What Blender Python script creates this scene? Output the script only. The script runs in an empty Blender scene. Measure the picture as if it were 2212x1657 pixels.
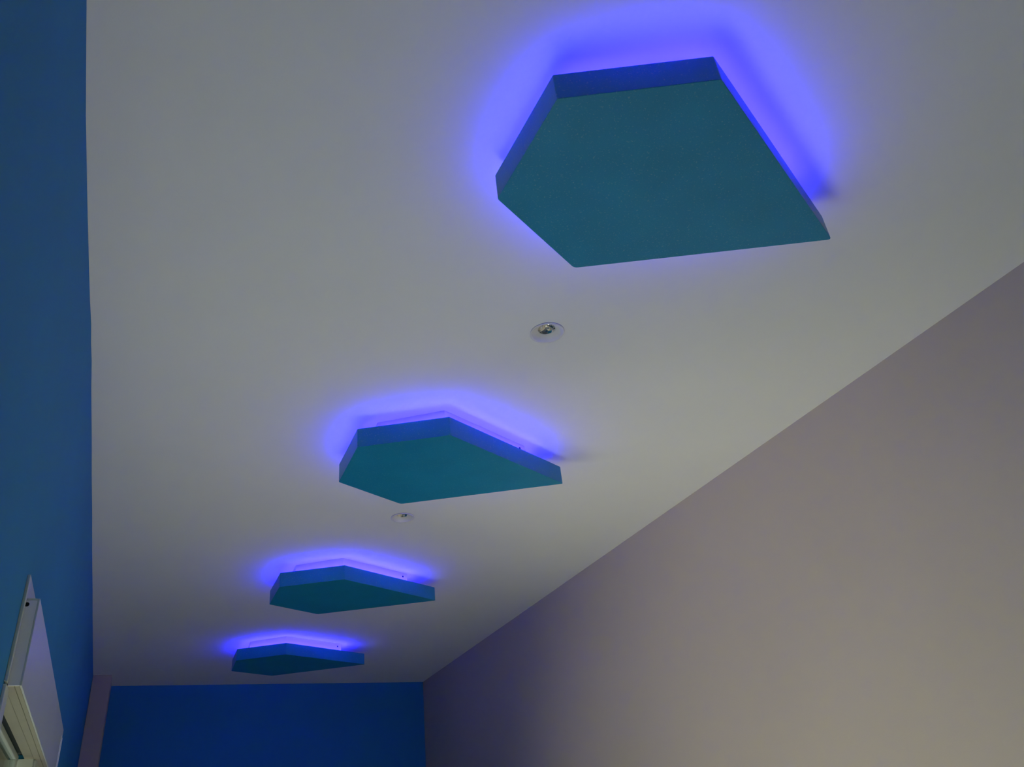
import bpy, bmesh, math, random
from mathutils import Vector, Matrix

C = bpy.context.scene.collection
scene = bpy.context.scene
S = 1.25            # metres per unit of (ceiling height - eye height)
EYE = 1.5           # eye height above the floor


def P(x, y, z):
    return Vector((x * S, y * S, EYE + z * S))


# ------------------------------------------------------------------ camera
cam_data = bpy.data.cameras.new('camera')
cam_data.sensor_fit = 'HORIZONTAL'
cam_data.sensor_width = 36.0
cam_data.lens = 36.0 * 1708.582 / 2212.0
cam_data.clip_start = 0.02
cam = bpy.data.objects.new('camera', cam_data)
C.objects.link(cam)
cr = Vector((0.9109950266567551, -0.4012321170053431, -0.09539837362381273))
cu = Vector((-0.13468908082655953, -0.5080794741128811, 0.8507138763951569))
cf = Vector((0.3898036850938616, 0.7621469912481376, 0.5168994591007585))
cam.matrix_world = Matrix(((cr.x, cu.x, -cf.x, 0.0), (cr.y, cu.y, -cf.y, 0.0),
                           (cr.z, cu.z, -cf.z, EYE), (0, 0, 0, 1)))
scene.camera = cam

# ------------------------------------------------------------------ colour management
scene.view_settings.view_transform = 'Standard'
scene.view_settings.look = 'None'
scene.view_settings.gamma = 1.0
scene.view_settings.use_curve_mapping = False
scene.view_settings.exposure = 0.12

# ------------------------------------------------------------------ world: dull evening daylight
world = bpy.data.worlds.new('world')
scene.world = world
world.use_nodes = True
wb = world.node_tree.nodes['Background']
wb.inputs['Color'].default_value = (0.66, 0.97, 0.92, 1)
wb.inputs['Strength'].default_value = 0.92

# sun through an added, unseen opening in the left wall, brightening the floor
XL, XR, YF, YB = -0.16884, 1.6360, 4.8357, -3.5
SUN_GAP_Y0, SUN_GAP_Y1, SUN_GAP_Z1 = 0.72, 1.38, 0.0
sun = bpy.data.lights.new('sun', 'SUN')
sun.energy = 22.5
sun.angle = math.radians(12)
sun.color = (1.0, 0.97, 0.93)
so_ = bpy.data.objects.new('sun', sun)
C.objects.link(so_)
so_.rotation_euler = Vector((1.0, 0.50, -1.0)).to_track_quat('-Z', 'Y').to_euler()

# added area lamp, unseen low outside, standing in for daylight through the window
ld = bpy.data.lights.new('added_window_lamp', 'AREA')
ld.shape = 'RECTANGLE'
ld.size = 0.7 * S
ld.size_y = 0.9 * S
ld.energy = 28.0
ld.color = (1.0, 0.84, 0.62)
lo = bpy.data.objects.new('added_window_lamp', ld)
C.objects.link(lo)
lo.location = P(XL - 0.30, 1.88, -0.5)
lo.rotation_euler = (math.radians(105), 0, math.radians(-78))

# ------------------------------------------------------------------ materials
def new_mat(name):
    m = bpy.data.materials.new(name)
    m.use_nodes = True
    nt = m.node_tree
    return m, nt, nt.nodes['Principled BSDF']


def paint(name, col, rough=0.6, spec=0.5, var=0.04, scale=6.0, bump=0.15, bump_scale=350.0, speck=0.0):
    m, nt, b = new_mat(name)
    tc = nt.nodes.new('ShaderNodeTexCoord')
    n = nt.nodes.new('ShaderNodeTexNoise')
    n.inputs['Scale'].default_value = scale
    n.inputs['Detail'].default_value = 4
    nt.links.new(tc.outputs['Object'], n.inputs['Vector'])
    r = nt.nodes.new('ShaderNodeValToRGB')
    r.color_ramp.elements[0].position = 0.3
    r.color_ramp.elements[1].position = 0.7
    r.color_ramp.elements[0].color = tuple(c * (1 - var) for c in col) + (1,)
    r.color_ramp.elements[1].color = tuple(min(1, c * (1 + var)) for c in col) + (1,)
    nt.links.new(n.outputs['Fac'], r.inputs['Fac'])
    out = r.outputs['Color']
    if speck > 0:
        v = nt.nodes.new('ShaderNodeTexNoise')
        v.inputs['Scale'].default_value = 260
        v.inputs['Detail'].default_value = 1
        nt.links.new(tc.outputs['Object'], v.inputs['Vector'])
        rr = nt.nodes.new('ShaderNodeValToRGB')
        rr.color_ramp.elements[0].position = 0.62
        rr.color_ramp.elements[1].position = 0.82
        rr.color_ramp.elements[0].color = (0, 0, 0, 1)
        rr.color_ramp.elements[1].color = (speck, speck, speck, 1)
        nt.links.new(v.outputs['Fac'], rr.inputs['Fac'])
        mx = nt.nodes.new('ShaderNodeMixRGB')
        mx.inputs['Color2'].default_value = (0.45, 0.62, 0.62, 1)
        nt.links.new(rr.outputs['Color'], mx.inputs['Fac'])
        nt.links.new(out, mx.inputs['Color1'])
        out = mx.outputs['Color']
    nt.links.new(out, b.inputs['Base Color'])
    b.inputs['Roughness'].default_value = rough
    b.inputs['Specular IOR Level'].default_value = spec
    if bump > 0:
        n2 = nt.nodes.new('ShaderNodeTexNoise')
        n2.inputs['Scale'].default_value = bump_scale
        n2.inputs['Detail'].default_value = 2
        nt.links.new(tc.outputs['Object'], n2.inputs['Vector'])
        bp = nt.nodes.new('ShaderNodeBump')
        bp.inputs['Strength'].default_value = bump
        bp.inputs['Distance'].default_value = 0.001
        nt.links.new(n2.outputs['Fac'], bp.inputs['Height'])
        nt.links.new(bp.outputs['Normal'], b.inputs['Normal'])
    return m


M_CEIL = paint('ceiling_white', (0.90, 0.92, 0.91), 0.85, 0.2, 0.015, 2.0, 0.1)
M_TEALWALL = paint('teal_wall_paint', (0.032, 0.25, 0.43), 0.75, 0.25, 0.04, 2.5, 0.15)
M_FARWALL = paint('blue_wall_paint', (0.026, 0.23, 0.50), 0.75, 0.25, 0.04, 2.5, 0.15)
M_BEIGE = paint('beige_wall_paint', (0.505, 0.445, 0.365), 0.8, 0.2, 0.02, 1.5, 0.12)
M_TEAL = paint('teal_panel_paint', (0.010, 0.27, 0.53), 0.38, 0.4, 0.05, 9.0, 0.25, 420.0, speck=0.3)
M_BOX = paint('white_mounting_box', (0.95, 0.85, 0.93), 0.5, 0.4, 0.02, 8.0, 0.05)
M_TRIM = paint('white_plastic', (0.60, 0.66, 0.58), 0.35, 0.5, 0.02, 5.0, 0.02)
M_TRIM_LIT = paint('white_plastic_lit', (0.90, 0.91, 0.86), 0.5, 0.4, 0.02, 5.0, 0.02)  # near end cap only: lighter copy, its brighter lighting put into the colour
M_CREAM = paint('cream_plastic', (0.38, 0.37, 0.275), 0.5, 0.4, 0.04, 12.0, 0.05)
M_RING = paint('downlight_white', (0.80, 0.80, 0.82), 0.5, 0.4, 0.01, 10.0, 0.0)
M_DARK = paint('dark_hole', (0.01, 0.01, 0.012), 0.7, 0.3, 0.1, 10.0, 0.0)
M_GASKET_SHADOW = paint('gasket_and_gap_shadow', (0.035, 0.045, 0.042), 0.6, 0.3, 0.1, 30.0, 0.0)  # window gasket, and the painted gap shadow of the downlights
M_FLOOR = paint('floor_tile', (0.63, 0.63, 0.58), 0.6, 0.3, 0.08, 3.0, 0.05)
M_FILM = paint('clear_film', (0.75, 0.80, 0.82), 0.25, 0.6, 0.02, 20.0, 0.0)

M_LED, nt, b = new_mat('blue_led')
b.inputs['Base Color'].default_value = (0.8, 0.8, 0.8, 1)
b.inputs['Emission Color'].default_value = (0.024, 0.016, 1.0, 1)
b.inputs['Emission Strength'].default_value = 60.0

M_CHROME, nt, b = new_mat('chrome_reflector')
b.inputs['Base Color'].default_value = (0.9, 0.9, 0.88, 1)
b.inputs['Metallic'].default_value = 1.0
b.inputs['Roughness'].default_value = 0.06

M_GLASS = bpy.data.materials.new('window_glass')
M_GLASS.use_nodes = True
nt = M_GLASS.node_tree
nt.nodes.clear()
go = nt.nodes.new('ShaderNodeOutputMaterial')
gm = nt.nodes.new('ShaderNodeMixShader')
gt = nt.nodes.new('ShaderNodeBsdfTransparent')
gt.inputs['Color'].default_value = (0.93, 0.97, 0.95, 1)
gg = nt.nodes.new('ShaderNodeBsdfGlossy')
gg.inputs['Roughness'].default_value = 0.03
gf = nt.nodes.new('ShaderNodeFresnel')
gf.inputs['IOR'].default_value = 1.5
nt.links.new(gf.outputs['Fac'], gm.inputs['Fac'])
nt.links.new(gt.outputs['BSDF'], gm.inputs[1])
nt.links.new(gg.outputs['BSDF'], gm.inputs[2])
nt.links.new(gm.outputs['Shader'], go.inputs['Surface'])


# ------------------------------------------------------------------ helpers
def link(name, bm, mat, parent=None, bevel=0.0, seg=2, smooth=False):
    bmesh.ops.recalc_face_normals(bm, faces=bm.faces)
    me = bpy.data.meshes.new(name)
    bm.to_mesh(me)
    bm.free()
    me.materials.append(mat)
    o = bpy.data.objects.new(name, me)
    C.objects.link(o)
    if parent:
        o.parent = parent
    if smooth:
        for p in me.polygons:
            p.use_smooth = True
    if bevel:
        md = o.modifiers.new('bevel', 'BEVEL')
        md.width = bevel
        md.segments = seg
        md.limit_method = 'ANGLE'
        md.angle_limit = math.radians(25)
    return o


def tag(o, label, cat=None, group=None, kind=None):
    o['label'] = label
    if cat:
        o['category'] = cat
    if group:
        o['group'] = group
    if kind:
        o['kind'] = kind
    return o


def empty(name, loc):
    o = bpy.data.objects.new(name, None)
    o.empty_display_size = 0.05
    C.objects.link(o)
    o.location = loc
    return o


def add_box(bm, x0, x1, y0, y1, z0, z1):
    """box in room units, world metres"""
    vs = [bm.verts.new(P(x, y, z)) for x in (x0, x1) for y in (y0, y1) for z in (z0, z1)]
    for f in ((0, 1, 3, 2), (4, 6, 7, 5), (0, 4, 5, 1), (2, 3, 7, 6), (0, 2, 6, 4), (1, 5, 7, 3)):
        bm.faces.new([vs[i] for i in f])


def box_obj(name, dims, mat, parent=None, bevel=0.0, origin=None):
    bm = bmesh.new()
    add_box(bm, *dims)
    if origin is not None:
        bmesh.ops.translate(bm, verts=bm.verts, vec=-Vector(origin))
    return link(name, bm, mat, parent, bevel)


def round_poly(pts, radii, n=5):
    """2-D polygon with each corner replaced by an arc"""
    out = []
    N = len(pts)
    for i in range(N):
        p = Vector(pts[i]); a = Vector(pts[i - 1]); c = Vector(pts[(i + 1) % N])
        u = (a - p).normalized(); v = (c - p).normalized()
        ang = u.angle(v)
        r = radii[i] if isinstance(radii, (list, tuple)) else radii
        t = r / math.tan(ang / 2)
        p0 = p + u * t; p1 = p + v * t
        for k in range(n + 1):
            s = k / n
            out.append(((1 - s) ** 2) * p0 + 2 * s * (1 - s) * p + s * s * p1)
    return out


def prism(pts, z0, z1):
    bm = bmesh.new()
    lo_ = [bm.verts.new((p[0], p[1], z0)) for p in pts]
    hi_ = [bm.verts.new((p[0], p[1], z1)) for p in pts]
    n = len(pts)
    bm.faces.new(lo_[::-1]); bm.faces.new(hi_)
    for i in range(n):
        j = (i + 1) % n
        bm.faces.new((lo_[i], lo_[j], hi_[j], hi_[i]))
    return bm


def band(bm, outer, inner, z0, z1):
    """closed ring between two polygons of equal vertex count"""
    n = len(outer)
    L = [[bm.verts.new((p[0], p[1], z)) for p in poly] for poly in (outer, inner) for z in (z0, z1)]
    o0, o1, i0, i1 = L
    for k in range(n):
        j = (k + 1) % n
        bm.faces.new((o0[k], o0[j], o1[j], o1[k]))
        bm.faces.new((i0[j], i0[k], i1[k], i1[j]))
        bm.faces.new((o1[k], o1[j], i1[j], i1[k]))
        bm.faces.new((o0[j], o0[k], i0[k], i0[j]))


def inset_poly(pts, d):
    """offset a counter-clockwise or clockwise convex polygon inwards by d"""
    c = sum((Vector(p) for p in pts), Vector((0, 0))) / len(pts)
    N = len(pts)
    lines = []
    for i in range(N):
        a = Vector(pts[i]); b2 = Vector(pts[(i + 1) % N])
        t = (b2 - a).normalized(); nrm = Vector((-t.y, t.x))
        if (c - a).dot(nrm) < 0:
            nrm = -nrm
        lines.append((a + nrm * d, t))
    out = []
    for i in range(N):
        (p, t), (q, s) = lines[i - 1], lines[i]
        den = t.x * s.y - t.y * s.x
        k = ((q.x - p.x) * s.y - (q.y - p.y) * s.x) / den
        out.append(p + t * k)
    return out


def lathe(bm, prof, n=48, close=False):
    rings = []
    for (r, z) in prof:
        if r < 1e-6:
            rings.append([bm.verts.new((0, 0, z))])
        else:
            rings.append([bm.verts.new((r * math.cos(2 * math.pi * k / n), r * math.sin(2 * math.pi * k / n), z)) for k in range(n)])
    for a, b2 in zip(rings, rings[1:]):
        for k in range(n):
            j = (k + 1) % n
            if len(a) == 1 and len(b2) == 1:
                continue
            if len(a) == 1:
                bm.faces.new((a[0], b2[k], b2[j]))
            elif len(b2) == 1:
                bm.faces.new((a[k], a[j], b2[0]))
            else:
                bm.faces.new((a[k], a[j], b2[j], b2[k]))
    if close:
        a, b2 = rings[-1], rings[0]
        for k in range(n):
            j = (k + 1) % n
            bm.faces.new((a[k], a[j], b2[j], b2[k]))


# ------------------------------------------------------------------ room shell
LIGHTS = [(0.7430, 1.2540), (0.7432, 2.3415)]
HOLE_R = 0.0350
T = 0.12   # wall thickness


def ceiling():
    """slab underside with a round cut-out for every downlight, closed on top"""
    bm = bmesh.new()
    x0, x1, y0, y1 = XL - T, XR + T, YB - T, YF + T
    h = 0.08
    sq = [(lx - h, lx + h, ly - h, ly + h) for lx, ly in LIGHTS]
    ys = sorted({y0, y1} | {v for s in sq for v in s[2:]})

    def quad(a, b2, c, d):
        bm.faces.new([bm.verts.new(P(q[0], q[1], q[2])) for q in (a, b2, c, d)])

    for i in range(len(ys) - 1):
        a, b2 = ys[i], ys[i + 1]
        hit = [s for s in sq if abs(s[2] - a) < 1e-6]
        if not hit:
            quad((x0, a, 1), (x1, a, 1), (x1, b2, 1), (x0, b2, 1))
        else:
            s = hit[0]
            quad((x0, a, 1), (s[0], a, 1), (s[0], b2, 1), (x0, b2, 1))
            quad((s[1], a, 1), (x1, a, 1), (x1, b2, 1), (s[1], b2, 1))
    n = 64
    for (lx, ly) in LIGHTS:
        inn, out_, up = [], [], []
        for k in range(n):
            t = 2 * math.pi * (k + 0.0) / n
            c, s = math.cos(t), math.sin(t)
            m = h / max(abs(c), abs(s))
            inn.append(bm.verts.new(P(lx + HOLE_R * c, ly + HOLE_R * s, 1)))
            out_.append(bm.verts.new(P(lx + m * c, ly + m * s, 1)))
            up.append(bm.verts.new(P(lx + HOLE_R * c, ly + HOLE_R * s, 1.06)))
        for k in range(n):
            j = (k + 1) % n
            bm.faces.new((out_[k], out_[j], inn[j], inn[k]))
            bm.faces.new((inn[k], inn[j], up[j], up[k]))
    # closed top
    quad((x0, y0, 1.06), (x1, y0, 1.06), (x1, y1, 1.06), (x0, y1, 1.06))
    for a, b2 in (((x0, y0), (x1, y0)), ((x1, y0), (x1, y1)), ((x1, y1), (x0, y1)), ((x0, y1), (x0, y0))):
        quad((a[0], a[1], 1), (b2[0], b2[1], 1), (b2[0], b2[1], 1.06), (a[0], a[1], 1.06))
    bmesh.ops.remove_doubles(bm, verts=bm.verts, dist=1e-5)
    return link('ceiling', bm, M_CEIL)


tag(ceiling(), 'smooth white plasterboard ceiling carrying the teal panels', kind='structure')
tag(box_obj('floor', (XL - T, XR + T, YB - T, YF + T, -1.28, -1.2), M_FLOOR), 'grey tiled floor below the view', kind='structure')
tag(box_obj('wall_right', (XR, XR + T, YB - T, YF, -1.2, 1), M_BEIGE), 'plain beige painted wall on the right', kind='structure')
tag(box_obj('wall_far', (XL - T, XR + T, YF, YF + T, -1.2, 1), M_FARWALL), 'dark blue painted end wall', kind='structure')
tag(box_obj('wall_back', (XL - T, XR, YB - T, YB, -1.2, 1), M_FARWALL), 'dark blue end wall behind the viewer', kind='structure')

# left wall: openings for the added sun gap and for the window, hand-trowelled wavy top edge
WIN_Y0, WIN_Y1, WIN_Z0, WIN_Z1 = 1.455, 2.185, -0.9, 0.330
WAVE = [(-3.6, 0.0), (0.6, 0.0), (0.746, 0.0001), (0.857, -0.0014), (0.942, -0.0024), (1.143, -0.0016), (1.333, 0.0001), (1.40, 0.0008), (1.484, 0.0026),
        (1.55, 0.0021), (1.624, 0.0030), (1.75, 0.0018), (1.995, 0.0019), (2.2, 0.0011), (2.442, 0.0014), (2.838, 0.0002), (3.2, 0.0006), (3.537, -0.0002), (4.494, -0.0007), (4.95, 0.0)]


def wall_left():
    bm = bmesh.new()
    add_box(bm, XL - T, XL, YB - T, SUN_GAP_Y0, -1.2, 0.46)
    add_box(bm, XL - T, XL, SUN_GAP_Y0, SUN_GAP_Y1, SUN_GAP_Z1, 0.46)
    add_box(bm, XL - T, XL, SUN_GAP_Y1, WIN_Y0, -1.2, 0.46)
    add_box(bm, XL - T, XL, WIN_Y0, WIN_Y1, -1.2, WIN_Z0)
    add_box(bm, XL - T, XL, WIN_Y0, WIN_Y1, WIN_Z1, 0.46)
    add_box(bm, XL - T, XL, WIN_Y1, YF, -1.2, 0.46)
    # top band, bulging by a few millimetres where it meets the ceiling
    zs = [0.46, 0.80, 0.90, 0.95, 0.98, 1.0]
    am = [0, 0, 0.25, 0.55, 0.85, 1.0]
    grid = []
    ymax = YF
    for y, d in WAVE:
        y = max(YB - T, min(ymax, y))
        grid.append([bm.verts.new(P(XL + d * a, y, z)) for z, a in zip(zs, am)])
    for c0, c1 in zip(grid, grid[1:]):
        for k in range(len(zs) - 1):
            bm.faces.new((c0[k], c1[k], c1[k + 1], c0[k + 1]))
    xb = XL - T
    b0 = [bm.verts.new(P(xb, YB - T, z)) for z in (0.46, 1.0)]
    b1 = [bm.verts.new(P(xb, ymax, z)) for z in (0.46, 1.0)]
    bm.faces.new((b0[0], b0[1], b1[1], b1[0]))
    bm.faces.new([b0[0]] + grid[0] + [b0[1]])
    bm.faces.new([b1[1]] + grid[-1][::-1] + [b1[0]])
    bm.faces.new([b0[1]] + [g[-1] for g in grid] + [b1[1]])
    return link('wall_left', bm, M_TEALWALL)


tag(wall_left(), 'teal blue painted wall on the left', kind='structure')

# pale boxed corner column between left wall and far wall
tag(box_obj('trim_1', (XL, -0.0836, 4.5738, YF, -1.2, 1), M_BEIGE, bevel=0.003),
    'narrow pale boxed column in the corner of teal and blue walls', kind='structure')

# ------------------------------------------------------------------ window with shutter box in the left wall
base = P(XL, WIN_Y0, WIN_Z0)
tr = box_obj('trim_2', (XL, XL + 0.0045, 1.4105, 2.68, 0.3005, 0.4615), M_TRIM, bevel=0.001)
tag(tr, 'flat white casing board on the teal wall behind the shutter box', kind='structure')
bm = bmesh.new()
add_box(bm, XL, XL + 0.0045, 1.4105, WIN_Y0, -1.0, 0.297)
tag(link('trim_3', bm, M_TRIM, bevel=0.001), 'upright white casing strip at the near side of the window', kind='structure')
bm = bmesh.new()
add_box(bm, XL, XL + 0.0045, WIN_Y1, 2.68, -1.0, 0.297)
tag(link('trim_4', bm, M_TRIM, bevel=0.001), 'upright white casing strip at the far side of the window', kind='structure')

win = empty('window_1', base)
tag(win, 'white plastic window seen from below under the shutter box', kind='structure')


def wbox(name, dims, mat, bevel=0.0, parent=win, label=None):
    o = box_obj(name, dims, mat, parent, bevel, origin=base)
    if label:
        o['label'] = label
    return o


# fixed frame (four members), gasket, opening sash with rails and stiles, pane
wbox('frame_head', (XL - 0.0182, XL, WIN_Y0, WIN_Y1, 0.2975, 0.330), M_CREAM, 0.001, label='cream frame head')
wbox('frame_jamb', (XL - 0.055, XL, WIN_Y0, WIN_Y0 + 0.02, WIN_Z0, 0.2975), M_TRIM, 0.001)
wbox('frame_jamb', (XL - 0.055, XL, WIN_Y1 - 0.02, WIN_Y1, WIN_Z0, 0.2975), M_TRIM, 0.001)
wbox('frame_sill', (XL - 0.055, XL + 0.03, WIN_Y0, WIN_Y1, WIN_Z0, WIN_Z0 + 0.02), M_TRIM, 0.001)
wbox('gasket', (XL - 0.055, XL - 0.0182, WIN_Y0, WIN_Y1, 0.308, 0.330), M_GASKET_SHADOW, label='dark sealing gap above the sash')
sy0, sy1, sz0, sz1 = WIN_Y0 + 0.022, WIN_Y1 - 0.030, WIN_Z0 + 0.024, 0.302
sx0, sx1 = XL - 0.047, XL - 0.0285
wbox('sash_rail', (sx0, sx1, sy0, sy1, sz1 - 0.012, sz1), M_TRIM, 0.0015)
wbox('sash_rail', (sx0, sx1, sy0, sy1, sz0, sz0 + 0.03), M_TRIM, 0.0015)
wbox('sash_stile', (sx0, sx1, sy0, sy0 + 0.03, sz0 + 0.03, sz1 - 0.012), M_TRIM, 0.0015)
wbox('sash_stile', (sx0, sx1, sy1 - 0.045, sy1, sz0 + 0.03, sz1 - 0.012), M_TRIM, 0.0015)
wbox('pane', (sx0 + 0.010, sx0 + 0.013, sy0 + 0.03, sy1 - 0.045, sz0 + 0.03, sz1 - 0.012), M_GLASS)

M_SKY_BLOCKER = paint('sky_blocker_grey', (0.16, 0.16, 0.16), 0.8, 0.2, 0.06, 5.0, 0.1)  # for the slab added outside to block bright sky behind the pane
tag(box_obj('sky_blocker', (XL - T - 1.3, XL - T, 1.40, 3.2, 0.36, 0.44), M_SKY_BLOCKER),
    'grey slab added outside to hide the bright sky behind the window pane', kind='structure')

# shutter box: slim white box on the wall above the window
BX0, BX1, BY0, BY1, BZ0, BZ1 = XL + 0.0045, -0.1460, 1.4249, 2.6190, 0.297, 0.4283
sbase = P(BX0, BY0, BZ0)
sh = empty('shutter_box', sbase)
tag(sh, 'long white roller shutter box fixed over the window on the teal wall', 'shutter box')


def sbox(name, dims, mat, bevel=0.0, label=None):
    o = box_obj(name, dims, mat, sh, bevel, origin=sbase)
    if label:
        o['label'] = label
    return o


sbox('front_cover', (BX1 - 0.003, BX1, BY0, BY1, BZ0, BZ1), M_TRIM, 0.0008)
sbox('top_cover', (BX0, BX1 - 0.003, BY0, BY1, BZ1 - 0.003, BZ1), M_TRIM, 0.0005)
sbox('end_cap', (BX0, BX1 - 0.003, BY0, BY0 + 0.004, BZ0, BZ1 - 0.003), M_TRIM_LIT, 0.0005)
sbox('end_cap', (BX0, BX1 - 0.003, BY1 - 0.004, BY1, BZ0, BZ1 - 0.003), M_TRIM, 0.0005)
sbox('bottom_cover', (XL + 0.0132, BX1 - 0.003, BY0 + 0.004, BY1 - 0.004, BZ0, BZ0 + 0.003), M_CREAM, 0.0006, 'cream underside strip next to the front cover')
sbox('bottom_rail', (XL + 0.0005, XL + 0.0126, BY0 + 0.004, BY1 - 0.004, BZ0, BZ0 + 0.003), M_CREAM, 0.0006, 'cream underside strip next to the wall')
# loose protective film edge at the far end
fm = bmesh.new()
for (ya, yb) in ((2.575, 2.582), (2.616, 2.623)):
    add_box(fm, BX1, BX1 + 0.0012, ya, yb, BZ0 + 0.0, BZ1 - 0.02)
bmesh.ops.translate(fm, verts=fm.verts, vec=-sbase)
fo = link('protective_film', fm, M_FILM, sh)
fo['label'] = 'loose clear protective film edge'
# black fixing screw near the top of the near end cap
bm = bmesh.new()
bmesh.ops.create_cone(bm, cap_ends=True, segments=16, radius1=0.0046, radius2=0.004, depth=0.0025,
                      matrix=Matrix.Translation(P(XL + 0.0062, BY0, 0.4185) - sbase) @ Matrix.Rotation(math.radians(90), 4, 'X'))
so = link('screw', bm, M_DARK, sh)
so['label'] = 'black screw'

# ------------------------------------------------------------------ ceiling panels
K = 0.752   # panels' place along the sight rays, fixed by the boxes that touch the ceiling
ZB, ZT = 1.20781 * K, (1.20781 + 0.06869) * K
PENT = [(0.581004, 0.821460), (0.854846, 0.679442), (1.399733, 0.967915), (0.841786, 1.251679), (0.575360, 1.096793)]
OFFS = [(0, 0), (-0.00093, 1.44997), (0.00118, 2.92065), (-0.0036, 4.34244)]
ROTS = [0, -0.03411, -0.01582, -0.04469]
cen = Vector((sum(p[0] for p in PENT) / 5, sum(p[1] for p in PENT) / 5))
LOC = [Vector((p[0] - cen.x, p[1] - cen.y)) * K * S for p in PENT]      # metres about the centre
# mounting box outline, in metres about the same centre
BOXP = [(0.495, 0.648), (0.645, 0.550), (0.927, 0.696), (0.927, 0.745), (0.640, 0.885), (0.495, 0.800)]
BOXL = [(Vector(p) - cen * K) * S for p in BOXP]
panel_h = (ZT - ZB) * S
gap = (1.0 - ZT) * S


def make_panel():
    root = empty('ceiling_panel', (0, 0, 0))
    # origin of the thing: the centre of the mounting box where it meets the ceiling
    pts = round_poly(LOC, [0.004, 0.004, 0.006, 0.018, 0.008])
    link('panel_body', prism(pts, -gap - panel_h, -gap), M_TEAL, root, bevel=0.0022, seg=2)
    bx = link('mounting_box', prism(BOXL, -gap, 0.0), M_BOX, root, bevel=0.0008)
    # screw in the right-hand front face of the box
    a, b2 = BOXL[1], BOXL[2]
    q = a.lerp(b2, 0.93)
    d = (b2 - a).normalized()
    nrm = Vector((d.y, -d.x))
    bm = bmesh.new()
    rot = Vector((nrm.x, nrm.y, 0)).to_track_quat('Z', 'Y').to_matrix().to_4x4()
    bmesh.ops.create_cone(bm, cap_ends=True, segments=16, radius1=0.0045, radius2=0.0040, depth=0.003,
                          matrix=Matrix.Translation((q.x, q.y, -gap * 0.36)) @ rot)
    sc = link('screw', bm, M_DARK, bx)
    sc['label'] = 'small black screw'
    # led strip lying on top of the panel, around the box
    bm = bmesh.new()
    out_ = inset_poly(BOXL, LED_OUT)
    inn = inset_poly(BOXL, LED_OUT + 0.008)
    band(bm, out_, inn, -gap + 0.0003, -gap + 0.0033)
    l = link('led_strip', bm, M_LED, root)
    l['label'] = 'glowing blue light strip'
    return root


LED_OUT = -0.025
labels = ['largest and nearest teal pentagon ceiling panel with blue glow, at the top of the view',
          'second teal pentagon ceiling panel, between the two recessed downlights',
          'third teal pentagon ceiling panel, just beyond the far downlight',
          'smallest teal pentagon ceiling panel, next to the dark blue end wall']
proto = make_panel()


def copy_tree(o, parent=None):
    c = o.copy()
    C.objects.link(c)
    c.parent = parent
    for ch in [x for x in o.children]:
        copy_tree(ch, c)
    return c


roots = [proto] + [copy_tree(proto) for _ in range(3)]
for i, r in enumerate(roots):
    c = (cen + Vector(OFFS[i])) * K
    r.location = P(c.x, c.y, 1.0)
    r.rotation_euler = (0, 0, ROTS[i])
    tag(r, labels[i], 'ceiling light', 'teal backlit ceiling panels')

# ------------------------------------------------------------------ recessed downlights
def make_downlight():
    root = empty('downlight', (0, 0, 0))
    R = 0.0487
    bm = bmesh.new()
    # white trim ring: flat lip on the ceiling, then a shallow cone running up to the lamp
    prof = [(R, -0.0012), (R, -0.0026), (R - 0.0015, -0.0030), (R - 0.005, -0.0028), (R - 0.0065, -0.0010),
            (0.0340, 0.0040), (0.0260, 0.0100), (0.0240, 0.0115), (0.0240, 0.0150), (0.0420, 0.0150), (0.0425, -0.0012)]
    lathe(bm, prof, 64, close=True)
    link('trim_ring', bm, M_RING, root, smooth=False)
    for p in root.children[0].data.polygons:
        p.use_smooth = True
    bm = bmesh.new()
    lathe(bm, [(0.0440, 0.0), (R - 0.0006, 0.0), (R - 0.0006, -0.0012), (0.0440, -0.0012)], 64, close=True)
    link('gap_shadow_ring', bm, M_GASKET_SHADOW, root, smooth=False)  # dark ring standing in for the shadow behind the trim lip
    # facetted reflector bowl of the lamp
    random.seed(5)
    bm = bmesh.new()
    n = 12
    rr = [(0.0237, 0.0118), (0.0205, 0.0165), (0.0155, 0.0205), (0.0095, 0.0235), (0.0030, 0.0250)]
    rings = []
    for i, (r0, z) in enumerate(rr):
        ring = []
        for k in range(n):
            t = 2 * math.pi * (k + 0.5 * (i % 2)) / n
            q = r0 + random.uniform(-0.0012, 0.0012) * (i > 0)
            ring.append(bm.verts.new((q * math.cos(t), q * math.sin(t), z + random.uniform(-0.0010, 0.0010) * (i > 0))))
        rings.append(ring)
    for i in range(len(rings) - 1):
        a, b2 = rings[i], rings[i + 1]
        for k in range(n):
            j = (k + 1) % n
            if i % 2 == 0:
                bm.faces.new((a[k], a[j], b2[k])); bm.faces.new((a[j], b2[j], b2[k]))
            else:
                bm.faces.new((a[k], b2[j], b2[k])); bm.faces.new((a[k], a[j], b2[j]))
    bm.faces.new(rings[-1])
    lamp = link('lamp', bm, M_CHROME, root)
    lamp['label'] = 'unlit lamp with a facetted silver reflector'
    # small glass capsule in the reflector
    bm = bmesh.new()
    lathe(bm, [(0.0, 0.0185), (0.0012, 0.0188), (0.0022, 0.0200), (0.0025, 0.0215), (0.0025, 0.0248), (0.0, 0.0248)], 16)
    cp = link('bulb_capsule', bm, M_CHROME, lamp, smooth=True)
    cp['label'] = 'small shiny bulb'
    return root


dl = make_downlight()
dls = [dl, copy_tree(dl)]
dlab = ['round white recessed downlight with silver reflector, between the first and second panels',
        'smaller-looking white recessed downlight just beyond the second teal panel']
for r, (x, y), lb in zip(dls, LIGHTS, dlab):
    r.location = P(x, y, 1.0)
    tag(r, lb, 'downlight', 'recessed downlights')
dls[1].rotation_euler = (0, 0, 0.5)
